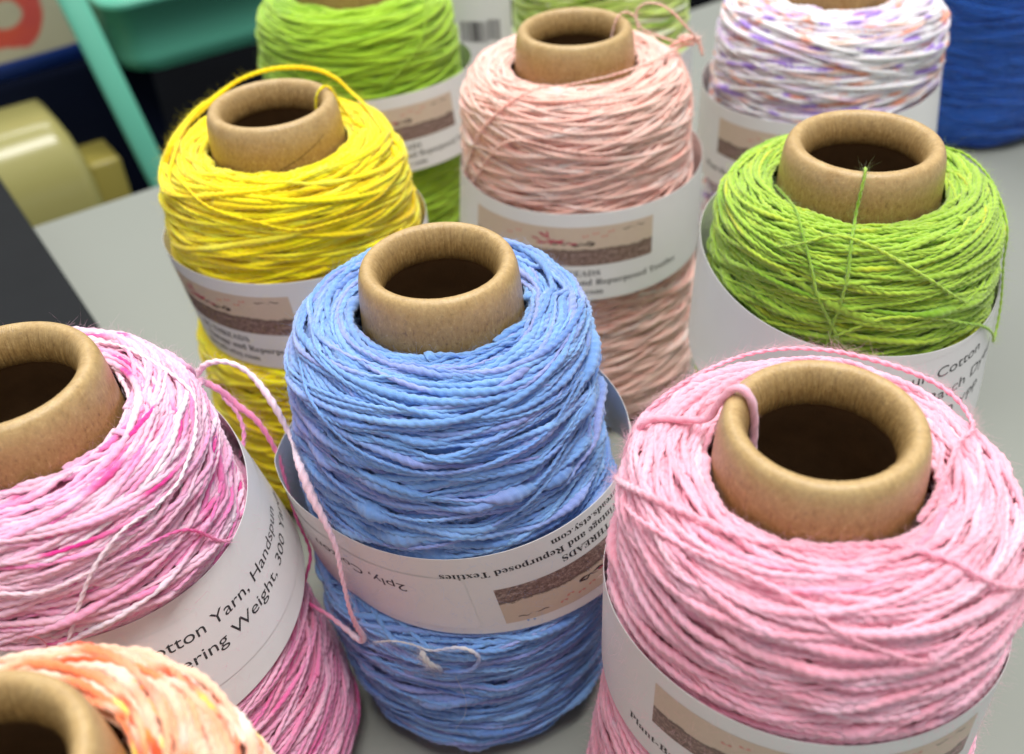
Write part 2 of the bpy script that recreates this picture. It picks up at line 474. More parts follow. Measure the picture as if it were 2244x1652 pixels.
def lathe(name, pts, mat, parent, cx, cy, nseg=96, pleat=None, z0=0.):
    pts = np.array(pts, float); k = len(pts)
    d = np.concatenate([[0], np.cumsum(np.hypot(*np.diff(pts, axis=0).T))]); d /= d[-1]
    a = np.linspace(0, 2*PI, nseg+1)
    RR = np.repeat(pts[:, :1], nseg+1, 1)
    if pleat:
        rg = np.random.default_rng(pleat); q = gsm(rg.standard_normal(nseg), .8, True); q = q/q.std(); q2 = gsm(rg.standard_normal(nseg), 30, True); q2 = q2/q2.std()
        q = np.append(q, q[0]); q2 = np.append(q2, q2[0])
        wv = smoothstep(0, .012, d)*(1 - smoothstep(.03, .085, d))
        RR = RR - .16*np.abs(q)[None, :]*wv[:, None] + .10*q2[None, :]
    V = np.stack([cx + RR*np.cos(a), cy + RR*np.sin(a), z0 + np.repeat(pts[:, 1:2], nseg+1, 1)], -1).reshape(-1, 3)
    uv = np.stack(np.broadcast_arrays(a[None, :]/(2*PI), d[:, None]), -1).reshape(-1, 2)
    i, j = np.meshgrid(np.arange(k-1), np.arange(nseg), indexing='ij')
    A = (i*(nseg+1)+j).ravel(); Fc = np.stack([A, A+1, A+nseg+2, A+nseg+1], 1)
    return mesh_obj(name, V, Fc, mat, parent, uv=uv)

def smooth_pts(pts, n=6):
    P = [np.array(q, float) for q in pts]; P = [2*P[0]-P[1]] + P + [2*P[-1]-P[-2]]; out = []
    for i in range(1, len(P)-2):
        for k in range(n):
            t = k/n; out.append(.5*((2*P[i]) + (-P[i-1]+P[i+1])*t + (2*P[i-1]-5*P[i]+4*P[i+1]-P[i+2])*t*t + (-P[i-1]+3*P[i]-3*P[i+1]+P[i+2])*t**3))
    out.append(P[-2]); return np.array(out)

def cardboard_core(pk, parent):
    k = pk['rim']/23.2
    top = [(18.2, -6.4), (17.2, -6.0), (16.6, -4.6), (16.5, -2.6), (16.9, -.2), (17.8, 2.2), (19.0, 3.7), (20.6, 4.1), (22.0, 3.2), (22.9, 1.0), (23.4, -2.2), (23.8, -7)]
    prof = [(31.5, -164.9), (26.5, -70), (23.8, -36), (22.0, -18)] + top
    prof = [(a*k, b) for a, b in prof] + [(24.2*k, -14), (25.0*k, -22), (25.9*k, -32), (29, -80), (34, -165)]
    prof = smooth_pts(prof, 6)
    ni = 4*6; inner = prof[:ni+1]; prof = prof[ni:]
    lathe('inner_wall', inner, SHADED_CARD, parent, pk['pos'][0], pk['pos'][1], 96, z0=H_CONE)  # inside wall of the same cone, in the shade-darkened brown
    # put the lip at a known v so that the pleats sit on it
    return lathe('cardboard_core', prof, CARD, parent, pk['pos'][0], pk['pos'][1], 420, pleat=pk['seed'], z0=H_CONE)

# ------------------------------------------------------------------ paper band
BH = 38.0
def band_fn(pk):
    dx, dy, a, b, z0, tx, ty, fl, lx, ly = pk['band']; X, Y = pk['pos']; bump = pk.get('bump', [])
    def f(th, v, off=0.0):
        th = np.asarray(th, float); v = np.asarray(v, float)
        ex = off + 0*th
        for c, wd, hh in bump:
            dd = np.abs((th - c + PI) % (2*PI) - PI); ex = ex + hh*np.clip(1 - dd/wd, 0, 1)
        x = (a + fl*v + ex)*np.cos(th); y = (b + fl*v + ex)*np.sin(th)
        x0 = a*np.cos(th); y0 = b*np.sin(th)
        return np.stack([X + dx + x + lx*v, Y + dy + y + ly*v, H_CONE + z0 + tx*x0 + ty*y0 - v + 0*th], -1)
    return f, a
def grid_mesh(nu, nv):
    i, j = np.meshgrid(np.arange(nu-1), np.arange(nv-1), indexing='ij'); A = (i*nv + j).ravel()
    return np.stack([A, A+1, A+nv+1, A+nv], 1)

def paper_band(pk, parent):
    f, a = band_fn(pk); Hb = pk.get('bh', BH); nu = 260; vs = np.array([0, .15, Hb*.25, Hb*.5, Hb*.75, Hb-.15, Hb]); nv = len(vs)
    start = pk.get('seam', math.radians(60))
    th = start + np.linspace(0, 2*PI*1.06, nu)
    lift = np.linspace(0, 1, nu)**1*.0 + np.where(np.linspace(0, 1.06, nu) > .97, .25, 0) ; lift = gsm(lift, 4)
    TH, VV = np.meshgrid(th, vs, indexing='ij'); LF = np.repeat(lift[:, None], nv, 1)
    wave = (.25)*np.sin(TH*5 + pk['seed'])*(1 - VV/Hb)
    O = f(TH, VV, LF + .13 + wave); I = f(TH, VV, LF - .0 + wave)
    V = np.concatenate([O.reshape(-1, 3), I.reshape(-1, 3)]); n = nu*nv
    g = grid_mesh(nu, nv); parts = [g, g[:, ::-1] + n]
    u = np.arange(nu-1)
    parts.append(np.stack([u*nv, (u+1)*nv, (u+1)*nv+n, u*nv+n], 1))
    parts.append(np.stack([u*nv+nv-1, u*nv+nv-1+n, (u+1)*nv+nv-1+n, (u+1)*nv+nv-1], 1))
    for e in (0, nu-1):
        v_ = np.arange(nv-1); parts.append(np.stack([e*nv+v_, e*nv+v_+n, e*nv+v_+1+n, e*nv+v_+1], 1))
    o = mesh_obj('paper_band', V, np.concatenate(parts), PAPER, parent)
    return o, f, a, (lambda th_, v_, off: f(th_, v_, off + .13 + .25*np.sin(np.asarray(th_)*5 + pk['seed'])*(1 - np.asarray(v_)/Hb)))

def patch(name, surf, a, u0, u1, v0, v1, off, mat, parent, nu=60, nv=14, corner=0.0):
    u = np.linspace(u0, u1, nu); v = np.linspace(v0, v1, nv)
    UU, VV = np.meshgrid(u, v, indexing='ij')
    if corner:                         # rounded corners: pull the ends in
        d = np.minimum(UU - u0, u1 - UU); k = np.clip(1 - d/corner, 0, 1); pull = corner*(1 - np.sqrt(1 - k*k))
        VV = np.clip(VV, v0 + pull, v1 - pull)
    V = surf(-PI/2 + UU/a, VV, off).reshape(-1, 3)
    uv = np.stack([(UU-u0)/(u1-u0), (VV-v0)/(v1-v0)], -1).reshape(-1, 2)
    return mesh_obj(name, V, grid_mesh(nu, nv), mat, parent, uv=uv)

def serif(t):
    o = ''
    for ch in t:
        if 'A' <= ch <= 'Z': o += chr(0x1D400 + ord(ch) - 65)
        elif 'a' <= ch <= 'z': o += chr(0x1D41A + ord(ch) - 97)
        else: o += ch
    return o
_tc = {}
def text_geo(body, size):
    cu = bpy.data.curves.new('t', 'FONT'); cu.body = body; cu.size = size; cu.resolution_u = 3
    o = bpy.data.objects.new('t', cu); col.objects.link(o); bpy.context.view_layer.update()
    dg = bpy.context.evaluated_depsgraph_get(); me = o.evaluated_get(dg).to_mesh()
    V = np.array([v.co[:] for v in me.vertices]).reshape(-1, 3); Fs = [tuple(p.vertices) for p in me.polygons]
    o.evaluated_get(dg).to_mesh_clear(); bpy.data.objects.remove(o); bpy.data.curves.remove(cu)
    return V, Fs
def lettering(body, surf, a, parent, u, v, width, cap, mat=INK, flip=False, align='left', off=.06, use_serif=True, slant=0.0):
    """body printed on the band; u = left (or right) end of the line in mm round the band, v = baseline in mm below the band's top"""
    V, Fs = text_geo(serif(body) if use_serif else body, 1.0)
    if not len(V): return None
    x = V[:, 0] - V[:, 0].min(); x = x/x.max()*width; y = V[:, 1]; y = y*cap/.7
    if align == 'right': x = x - width
    if flip: uu, vv = u - x, v + y
    else: uu, vv = u + x, v - y
    P = surf(-PI/2 + uu/a, vv + slant*uu, off)
    if flip: pass
    return mesh_obj('lettering', P, Fs, mat, parent, smooth=False)

def stroke(name, surf, a, pts, wd, mat, parent, off=.07):
    """a drawn line on the band: pts in (u, v) mm"""
    p_ = smooth_pts(pts, 5); t = np.gradient(p_, axis=0); t /= np.linalg.norm(t, axis=1)[:, None] + 1e-9
    nrm = np.stack([-t[:, 1], t[:, 0]], 1); ww = wd*(.55 + .45*np.sin(np.linspace(0, 9, len(p_))))[:, None]*.5
    A = p_ + nrm*ww; B = p_ - nrm*ww; k = len(p_)
    Q = np.stack([A, B], 1).reshape(-1, 2)
    V = surf(-PI/2 + Q[:, 0]/a, Q[:, 1], off)
    i = np.arange(k-1)
    return mesh_obj(name, V, np.stack([2*i, 2*i+1, 2*i+3, 2*i+2], 1), mat, parent)

def print_label(pk, band, surf, a, u0, flip=False, bw=78., left=False):
    """the printed shop label: photo strip, three lines of text. x from the strip's right end, y down from the band's top"""
    def m(x, y): return (u0 - x, BH - y) if flip else (u0 + x, y)
    def sub(o):
        if o: child_of(o, band)
        return o
    ua, va = m(-bw, 5.6); ub, vb = m(0, 22.3)
    ph = patch('printed_photo', surf, a, ua, ub, va, vb, .05, BANNER, band_parent(pk), 90, 12); sub(ph)
    rng = np.random.default_rng(5)
    # handwriting-like squiggles and the pink flower of the photo strip
    def sq(x0, x1, y, amp, n):
        return [m(x0 + (x1-x0)*i/(n-1), y + amp*math.sin(i*2.1)*(.5 + .5*math.cos(i*1.3))) for i in range(n)]
    sub(stroke('drawn_line', surf, a, sq(-41, -24, 12.4, .9, 14), .65, DARKINK, band_parent(pk)))
    sub(stroke('drawn_line', surf, a, sq(-33, -24, 13.2, .35, 6), .9, DARKINK, band_parent(pk), .08))
    sub(stroke('drawn_line', surf, a, sq(-13, -4, 8.0, .55, 8), .42, DARKINK, band_parent(pk)))
    for (x0, y0, x1, y1, wd) in ((-46, 8.2, -37, 12.4, 1.1), (-47, 12.6, -36, 11.2, .9), (-43, 7.4, -41, 13.2, .8), (-41, 11.4, -31, 12.6, .8), (-49, 10.6, -40, 11.6, .7)):
        sub(stroke('flower_petal', surf, a, [m(x0, y0), m((x0+x1)/2, (y0+y1)/2+.4), m(x1, y1)], wd, PINKINK, band_parent(pk), .09))
    for (x0, y0) in ((-29, 9.3), (-25, 8.4), (-21.5, 9.8), (-19, 8.1), (-56, 8.8), (-60, 10.5)):
        sub(stroke('flower_petal', surf, a, [m(x0, y0), m(x0+1.2, y0+.4), m(x0+2.4, y0-.2)], .8, ROSEINK, band_parent(pk), .09))
    def line(body, x, y, wdt, cap, align='right'):
        u, v = m(x, y)
        sub(lettering(body, surf, a, band_parent(pk), u, v, wdt, cap, INK, flip, align))
    if left:
        line('Plant-Based, Vintage', -bw-8, 31.2, 37, 2.6, 'left')
    else:
        line('NG THREADS', -21.5, 26.9, 25.5, 2.5)
        line('Vintage and Repurposed Textiles', 13, 31.0, 59, 2.55)
        line('threads.etsy.com', -20, 35.2, 29, 2.4)
_bp = {}
def band_parent(pk): return _bp[pk['key']]

# ------------------------------------------------------------------ table, floor
e1 = np.array([.8443, .5358, 0]); e2 = np.array([-.5358, .8443, 0]); EDGE = 642.9   # table edge: along e1, at distance EDGE along e2
def fr(a, b, z=0.): return a*e1 + b*e2 + np.array([0, 0, z])        # table-aligned frame, mm

def boxf(a0, a1, b0, b1, z0, z1, bevel=3, seg=3):
    """bevelled box in the table-aligned frame -> verts, faces (bmesh)"""
    import bmesh
    bm = bmesh.new(); bmesh.ops.create_cube(bm, size=1)
    for v in bm.verts:
        v.co = Vector(((a0+a1)/2 + v.co.x*(a1-a0), (b0+b1)/2 + v.co.y*(b1-b0), (z0+z1)/2 + v.co.z*(z1-z0)))
    if bevel: bmesh.ops.bevel(bm, geom=bm.edges[:], offset=bevel, segments=seg, affect='EDGES', profile=.5)
    V = np.array([fr(v.co.x, v.co.y, v.co.z) for v in bm.verts]); bm.verts.index_update()
    Fs = [tuple(v.index for v in f_.verts) for f_ in bm.faces]; bm.free(); return V, Fs

TABLE = simple('grey_laminate', srgb(136, 139, 132), .45, .03, 9, bump=.06)
BLACKV = simple('black_plastic', (.014, .015, .017), .55, .15, 40, bump=.1, Specular_IOR_Level=.1)
FLOORM = simple('dark_floor', (.003, .0035, .005), .9, .5, 5, Specular_IOR_Level=.05)
TEAL = simple('teal_enamel', srgb(98, 182, 156), .4, .05, 9)
V, Fs = boxf(-1250, 1400, -700, EDGE, -26, 0, 2.0)
t_ = root('table', (0, 0, 0), 'light grey laminate table top carrying all the yarn cones', 'table')
mesh_obj('table_top', V, Fs, TABLE, t_, smooth=False)
for a_, b_ in ((-1150, 540), (1200, 540), (-1150, -600), (1200, -600)):
    V, Fs = boxf(a_-20, a_+20, b_-20, b_+20, -738, -26.5, 3); mesh_obj('leg', V, Fs, BLACKV, t_, smooth=False)
fl = mesh_obj('floor', [(-6000, -6000, -740), (6000, -6000, -740), (6000, 8000, -740), (-6000, 8000, -740)], [(0, 1, 2, 3)], FLOORM, None, smooth=False)
tag(fl, kind='structure')

lv, lf = [], []; rg = np.random.default_rng(8)
for k in range(46):
    x0, y0 = rg.uniform(-330, 330), rg.uniform(120, 760)
    q = np.array([x0, y0, .12]); d_ = rg.uniform(0, 6.28); b0 = len(lv); nn = 7; st = rg.uniform(.3, 1.1)
    for i in range(nn):
        nx_ = np.array([-math.sin(d_), math.cos(d_), 0])*.05
        lv += [q - nx_, q + nx_, q + np.array([0, 0, .09])]; q = q + np.array([math.cos(d_), math.sin(d_), 0])*st; d_ += rg.normal(0, .6)
    for i in range(nn-1):
        for e in range(3): lf.append((b0+3*i+e, b0+3*i+(e+1) % 3, b0+3*i+3+(e+1) % 3, b0+3*i+3+e))
tag(mesh_obj('lint', lv, lf, simple('lint_fibre', srgb(214, 200, 206), .9), None), 'tiny pale lint fibres scattered on the grey table top', 'lint', kind='stuff')
def inv(P): return float(P @ e1), float(P @ e2)
# black flat case at the table's left edge, its side parallel to the table's short side
c_ = root('black_case', tuple(fr(-300, 450, 0)), 'flat black case lying at the left edge of the table', 'case')
V, Fs = boxf(-640, 55, 250, 760, 16, 26, 2.5); mesh_obj('case_lid', V, Fs, BLACKV, c_, smooth=False)
V, Fs = boxf(-638, 53.5, 252, 758, .3, 15.6, 2); mesh_obj('case_base', V, Fs, BLACKV, c_, smooth=False)

# ------------------------------------------------------------------ cart, tote and bins beyond the table
def rounded_tub(a0, a1, b0, b1, z0, z1, rad, taper, wall=2.5, lip=6):
    """open tub with rounded corners, flared walls and a rolled lip"""
    def loop(z, grow):
        pts = []; A0, A1, B0, B1 = a0-grow, a1+grow, b0-grow, b1+grow; rr = rad
        for cx, cy, s in ((A1-rr, B1-rr, 0), (A0+rr, B1-rr, 90), (A0+rr, B0+rr, 180), (A1-rr, B0+rr, 270)):
            for k in range(9):
                t = math.radians(s + k*11.25); pts.append(fr(cx + rr*math.cos(t), cy + rr*math.sin(t), z))
        return pts
    H = z1 - z0; rings = []
    rb = rad*.9
    rings.append(loop(z0, -rb))
    for k in range(6):
        t = k/5*PI/2; rings.append(loop(z0 + rb*(1-math.cos(t))*.9 if k else z0, -rb*(1-math.sin(t))))
    rings.append(loop(z1-8, taper*.9)); rings.append(loop(z1-7.5, taper+1.2)); rings.append(loop(z1-1, taper + 2)); rings.append(loop(z1, taper+1))
    rings.append(loop(z1, taper - wall)); rings.append(loop(z0+rb, -wall)); rings.append(loop(z0+wall, -rb))
    n = len(rings[0]); V = np.array([q for r_ in rings for q in r_]); Fs = []
    for i in range(len(rings)-1):
        for j in range(n):
            j2 = (j+1) % n; Fs.append((i*n+j, i*n+j2, (i+1)*n+j2, (i+1)*n+j))
    Fs.append(tuple(range(n-1, -1, -1))); Fs.append(tuple((len(rings)-1)*n + j for j in range(n)))
    return V, Fs
def bar(P0, P1, wd, dp):
    P0, P1 = np.array(P0), np.array(P1); d = (P1-P0)/np.linalg.norm(P1-P0)
    s = np.cross(d, e2); s /= np.linalg.norm(s); q = np.cross(s, d); V = []
    for P_ in (P0, P1):
        for k in range(16):
            t = 2*PI*k/16; c, sn = math.cos(t), math.sin(t)
            V.append(P_ + s*wd/2*np.sign(c)*abs(c)**.6 + q*dp/2*np.sign(sn)*abs(sn)**.6)
    Fs = [(k, (k+1) % 16, 16+(k+1) % 16, 16+k) for k in range(16)] + [tuple(range(15, -1, -1)), tuple(range(16, 32))]
    return np.array(V), Fs
D0 = EDGE + 300
ct = root('utility_cart', tuple(fr(300, D0+100, -740)), 'teal metal utility cart standing behind the table', 'cart')
Lz = H_CONE
ta = float(np.array([-327, 909, 0]) @ e1)
V, Fs = rounded_tub(ta, ta+430, D0, D0+290, Lz-213, Lz-139, 26, 5); mesh_obj('upper_tray', V, Fs, TEAL, ct)
V, Fs = rounded_tub(ta, ta+430, D0+5, D0+290, Lz-560, Lz-482, 26, 5); mesh_obj('lower_tray', V, Fs, TEAL, ct)
P0 = np.array([-352, 893, Lz-128.]); P1 = np.array([-328, 908, Lz-313.]); dd = (P1-P0)/(P1-P0)[2]
n_ = -e2*14
V, Fs = bar(P0 + dd*260 + n_, P0 + dd*(-740 - P0[2]) + n_, 22, 12); mesh_obj('post', V, Fs, TEAL, ct)
q0 = fr(ta+455, D0-14, 400); q1 = fr(ta+432, D0-14, -740)
V, Fs = bar(q0, q1, 22, 12); mesh_obj('post', V, Fs, TEAL, ct)
for sgn, aa in ((0, ta-22), (1, ta+452)):
    V, Fs = bar(fr(aa, D0+304, 400), fr(aa, D0+304, -740), 22, 12); mesh_obj('post', V, Fs, TEAL, ct)
print('post frame', inv(P0), inv(P1), 'tray a0', ta)

# grocery tote with printed front and blue base band
def tote_mat():
    t = NT('tote_print'); tc = t.node('ShaderNodeUVMap').outputs[0]
    sep = t.node('ShaderNodeSeparateXYZ'); t.link(tc, sep.inputs[0]); u, v = sep.outputs[0], sep.outputs[1]
    base = t.mix(t.noise(tc, 9, 3), srgb(196, 188, 158), srgb(178, 172, 148))
    blob = t.noise(t.mapping(tc, (4.2, 2.6, 1)), 1.9, 2)
    du = t.math('SUBTRACT', u, .68); dv = t.math('SUBTRACT', v, .26)
    d = t.math('SQRT', t.math('ADD', t.math('MULTIPLY', t.math('MULTIPLY', du, du), 5.0), t.math('MULTIPLY', t.math('MULTIPLY', dv, dv), 4.0)))
    d = t.math('ADD', d, t.math('MULTIPLY', blob, .16))
    red = t.ramp(d, [(.19, 0.), (.22, 1.), (.36, 1.), (.39, 0.)])
    c = t.mix(red, base, t.mix(t.noise(tc, 7, 2), srgb(222, 92, 50), srgb(188, 70, 84)))
    blue = t.ramp(v, [(.07, 1.), (.075, 0.)])
    c = t.mix(blue, c, srgb(28, 62, 150))
    t.link(c, t.b.inputs['Base Color']); t.set(Roughness=.6); return t.m
TOTE = tote_mat()
tt_ = root('tote_bag', tuple(fr(-180, D0+60, -740)), 'beige tote bag with a red print and blue bottom band, beside the teal cart', 'bag')
a1_ = float(np.array([-345, 897, 0]) @ e1) + 24; z0_ = Lz - 196.
b0_ = D0 + 55
def softbox(a0, a1, b0, b1, z0, z1, n=14):
    """slightly bulging soft bag, uv on the front face"""
    V, UV, Fs = [], [], []
    per = []
    for i in range(n): per.append((a0 + (a1-a0)*i/n, b0 - 7*math.sin(PI*i/n), i/n))
    for i in range(n): per.append((a1 + 3*math.sin(PI*i/n), b0 + (b1-b0)*i/n, 1.0))
    for i in range(n): per.append((a1 - (a1-a0)*i/n, b1 + 6*math.sin(PI*i/n), 1 - i/n))
    for i in range(n): per.append((a0 - 3*math.sin(PI*i/n), b1 - (b1-b0)*i/n, 0.))
    m_ = len(per); rows = 12
    for j in range(rows+1):
        v = j/rows
        for a_, b_, u_ in per:
            k = 1 + .02*math.sin(v*PI) + .01*math.sin(u_*9 + v*7)
            ca, cb = (a0+a1)/2, (b0+b1)/2
            V.append(fr(ca + (a_-ca)*k, cb + (b_-cb)*k, z0 + (z1-z0)*v)); UV.append((u_, v))
    for j in range(rows):
        for i in range(m_):
            i2 = (i+1) % m_; Fs.append((j*m_+i, j*m_+i2, (j+1)*m_+i2, (j+1)*m_+i))
    Fs.append(tuple(range(m_-1, -1, -1)))
    return np.array(V), Fs, np.array(UV)
V, Fs, UV = softbox(a1_-250, a1_, b0_, b0_+120, z0_, z0_+210)
mesh_obj('bag_body', V, Fs, TOTE, tt_, uv=UV)
st_ = tag(mesh_obj('storage_crate', *boxf(a1_-330, a1_+30, b0_-12, b0_+200, -738, z0_-1, 6), simple('navy_plastic', (.004, .006, .016), .9, Specular_IOR_Level=.05), None, smooth=False),
    'dark navy crate under the beige tote bag', 'crate')

# yellow lidded bins low down beside the cart
YB = simple('yellow_translucent', srgb(164, 158, 98), .2, .1, 8)
YL = simple('yellow_lid', srgb(160, 148, 74), .35, .1, 8)
bx = root('storage_bin', tuple(fr(40, D0+40, -160)), 'translucent pale yellow bin with a glossy rounded shoulder, left of the teal cart', 'bin')
def shoulder_bin(a0, a1, b0, b1, z0, z1, rad):
    """blow-moulded bin: vertical lower walls, then a wide rounded shoulder up to a small flat top"""
    rings = []
    for z, g in ((z0, 0), (z0 + .45*(z1-z0), .5), (z0 + .62*(z1-z0), 3), (z0 + .76*(z1-z0), 9), (z0 + .87*(z1-z0), 18), (z0 + .95*(z1-z0), 30), (z1, 44)):
        A0, A1, B0, B1 = a0 + g*.35, a1 - g*.35, b0 + g, b1 - g; pts = []
        for cx, cy, st in ((A1-rad, B1-rad, 0), (A0+rad, B1-rad, 90), (A0+rad, B0+rad, 180), (A1-rad, B0+rad, 270)):
            for k in range(9):
                t = math.radians(st + k*11.25); pts.append(fr(cx + rad*math.cos(t), cy + rad*math.sin(t), z))
        rings.append(pts)
    n = len(rings[0]); V = np.array([q for r_ in rings for q in r_]); Fs = []
    for i in range(len(rings)-1):
        for j in range(n):
            j2 = (j+1) % n; Fs.append((i*n+j, i*n+j2, (i+1)*n+j2, (i+1)*n+j))
    Fs.append(tuple((len(rings)-1)*n + j for j in range(n))); return V, Fs
V, Fs = shoulder_bin(-120, 150, D0-40, D0+150, -200, -52, 14); mesh_obj('bin_body', V, Fs, YB, bx)
V, Fs = boxf(-120, 60, D0+12, D0+98, -52, -44, 4, 4); mesh_obj('bin_lid', V, Fs, YL, bx)
V, Fs = boxf(151, 181, D0-6, D0+90, -200, -106, 4, 4); mesh_obj('side_spout', V, Fs, YL, bx)
tag(mesh_obj('floor_crate', *boxf(-300, 200, D0-40, D0+200, -739, -201, 6), simple('dark_plastic', (.004, .005, .01), .9, Specular_IOR_Level=.05), None, smooth=False),
    'dark crate standing on the floor under the yellow bins', 'crate')
# ------------------------------------------------------------------ the cones
PK = dict(
blue=dict(pos=(-17.8, 234.4), rim=21.8, R=(44.3, 49.3, 47.4), seed=3, passes=74, yarn=0.56, slub=.28, slubs=1.6, ply=.17, shift=((-1.9, 0), (.6, 0)),
    band=(.64, 1.04, 51.7, 49.0, -58.9, .0177, .0443, .0801, .163, .141), bh=36.5, bump=[(math.radians(186), .62, 5.0)]),
pink=dict(pos=(65.9, 161.0), rim=22.3, R=(45.7, 47.0, 50.5), dz=.5, seed=11, passes=66, yarn=0.68, slub=.2, slubs=.9, ply=.14, shift=((1.2, 0), (1.0, 0)),
    band=(.99, .35, 47.6, 47.6, -46.2, -.0478, -.0424, .03, .0224, .0801), bump=[(math.radians(4), .16, 2.6)]),
limeR=dict(pos=(113.4, 285.6), rim=24.3, R=(45.4, 46.3, 47.0), seed=7, passes=70, yarn=0.6, slub=.2, slubs=.9, ply=.17, shift=((.8, 0), (.5, 0)), turns=(2.2, 6.5),
    band=(.29, 1.58, 47.7, 51.3, -35.5, -.05, .12, .0453, -.0252, -.1)),
yellow=dict(pos=(-78.0, 344.8), rim=23.2, R=(45.0, 47.2, 47.0), seed=23, passes=62, yarn=0.74, slub=.2, slubs=.5, ds=.7,
    band=(.46, .85, 49.3, 48.3, -43.4, -.0227, -.0571, -.0635, .0998, -.0603)),
peach=dict(pos=(33.8, 397.1), rim=23.2, R=(46.8, 50.2, 52.5), seed=31, passes=66, yarn=0.62, slub=.14, slubs=.3, ds=.7, turns=(2.0, 6.0), shift=((0, 0), (2.0, 0)),
    band=(1.9, -1.15, 50.8, 50.6, -49.5, .01, .01, .0533, -.05, -.0333)),
magenta=dict(pos=(-123.0, 197.2), rim=23.7, R=(45.0, 51.5, 59.0), seed=41, passes=74, yarn=0.62, slub=.16, slubs=.4, turns=(2.0, 5.5), shift=((0, 0), (3.5, 0)),
    band=(1.85, 4.0, 46.3, 45.2, -40.5, -.14, .13, .26, -.05, .0144), bh=40),
orange=dict(pos=(-92.6, 91.2), rim=21.8, R=(44.0, 47, 48), dz=-2, seed=53, passes=44, yarn=0.75, slub=.16, slubs=.4, turns=(2, 6)),
limeH=dict(pos=(-63.7, 501.7), rim=25.4, R=(47.5, 50, 50), seed=61, passes=56, yarn=0.75, slub=.15, ds=.9,
    band=(2.6, .36, 52.3, 51.0, -47.6, .0282, -.0662, .02, .05, -.03)),
white=dict(pos=(154.3, 454.1), rim=22.4, R=(50.5, 50.5, 50), seed=71, passes=56, yarn=0.8, slub=.2, ds=.8,
    band=(-2.5, -1.0, 53.4, 52.4, -47.0, .05, 0, .06, .03, -.05)),
pale=dict(pos=(61.8, 556.7), rim=23.2, R=(46, 48, 48), seed=83, passes=46, yarn=0.75, slub=.15, ds=.9,
    band=(-.5, 0, 50.5, 49.5, -64, .03, 0, .03, .0, 0)),
navy=dict(pos=(311, 636), rim=23.2, R=(56, 58, 54), seed=97, passes=70, yarn=0.6, slub=.12, ds=.9),
navy2=dict(pos=(415, 640), rim=23.2, R=(56, 58, 54), seed=98, passes=50, yarn=0.6, slub=.12, ds=1.0),
)
GROUP = 'cones of yarn standing on the table'
LAB = dict(
blue=('cone of sky blue slub yarn in the centre, with an upside-down printed paper band', dye_blue),
pink=('cone of pale pink yarn with a tail tucked over its rim, front right', dye_pink),
limeR=('cone of lime green yarn with a strand hanging out of its hole down the front', dye_lime),
yellow=('cone of bright yellow yarn with a thick arch of yarn behind its rim', dye_yellow),
peach=('cone of peach pink yarn with a knotted strand drawn across its cardboard rim', dye_peach),
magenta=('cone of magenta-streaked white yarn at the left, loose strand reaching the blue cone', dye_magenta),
orange=('cone of pale yarn splashed orange and yellow in the lower left corner', dye_orange),
limeH=('cone of plain lime green yarn in the back row behind the yellow cone', dye_lime2),
white=('cone of white yarn speckled purple and salmon behind the lime cone at right', dye_white),
pale=('cone of variegated pale and lime green yarn behind the peach cone', dye_pale_lime),
navy=('cone of royal blue yarn at the top right beside the speckled white cone', dye_navy),
navy2=('cone of royal blue yarn almost cut off by the right edge of the photo', dye_navy),
)
CONE, BAND = {}, {}
FZ = dict(blue=26000, pink=34000, limeR=18000, yellow=18000, peach=12000, magenta=18000, orange=12000, limeH=8000, white=9000, pale=4000, navy=6000, navy2=1500)
def build_cone(key):
    pk = PK[key]; pk['key'] = key
    label, dye = LAB[key]
    rt = root('yarn_cone', (pk['pos'][0], pk['pos'][1], 0), label, 'yarn cone', GROUP)
    CONE[key] = rt; _bp[key] = rt
    cardboard_core(pk, rt)
    W_ = wind(pk); rng = W_['rng']; n = len(W_['P'])
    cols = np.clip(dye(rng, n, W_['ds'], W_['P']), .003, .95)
    far = W_['ds'] > .65
    parts = [tube(W_['P'], W_['N'], W_['rad'], cols, W_['ds'], 6 if far else 8, pk.get('twist', 5.5), pk.get('ply', .13), W_['keep'])]
    ki = np.nonzero(W_['keep'])[0]
    parts.append(fuzz(rng, W_['P'][ki], W_['N'][ki], W_['rad'][ki], cols[ki], int(FZ[key]*1.5), (.8, 3.4)))
    # body of older layers under the strands
    prof = W_['prof']; s_ = np.arange(0, prof[0][-1], 1.5); th = np.linspace(0, 2*PI, 121)
    TT, SS = np.meshgrid(th, s_, indexing='ij')
    P, N = place(pk, TT.ravel(), SS.ravel(), np.full(TT.size, -W_['inset'] + .25), prof)
    P = keep_inside_band(pk, P, 1.6)
    parts.append((P, grid_mesh(len(th), len(s_))[:, ::-1], np.repeat(np.median(cols, 0)[None], len(P), 0), P*1.0))
    V, Fc, C, B = merge(parts)
    mesh_obj('yarn_winding', V, Fc, YARN, rt, color=C, fib=B)
    print(key, 'rings', n, 'kept', len(ki), 'verts', len(V), 'inset', round(W_['inset'], 2), flush=True)
    if 'band' in pk:
        BAND[key] = paper_band(pk, rt)
    pk['prof'] = prof
    return rt

for key in PK: build_cone(key)

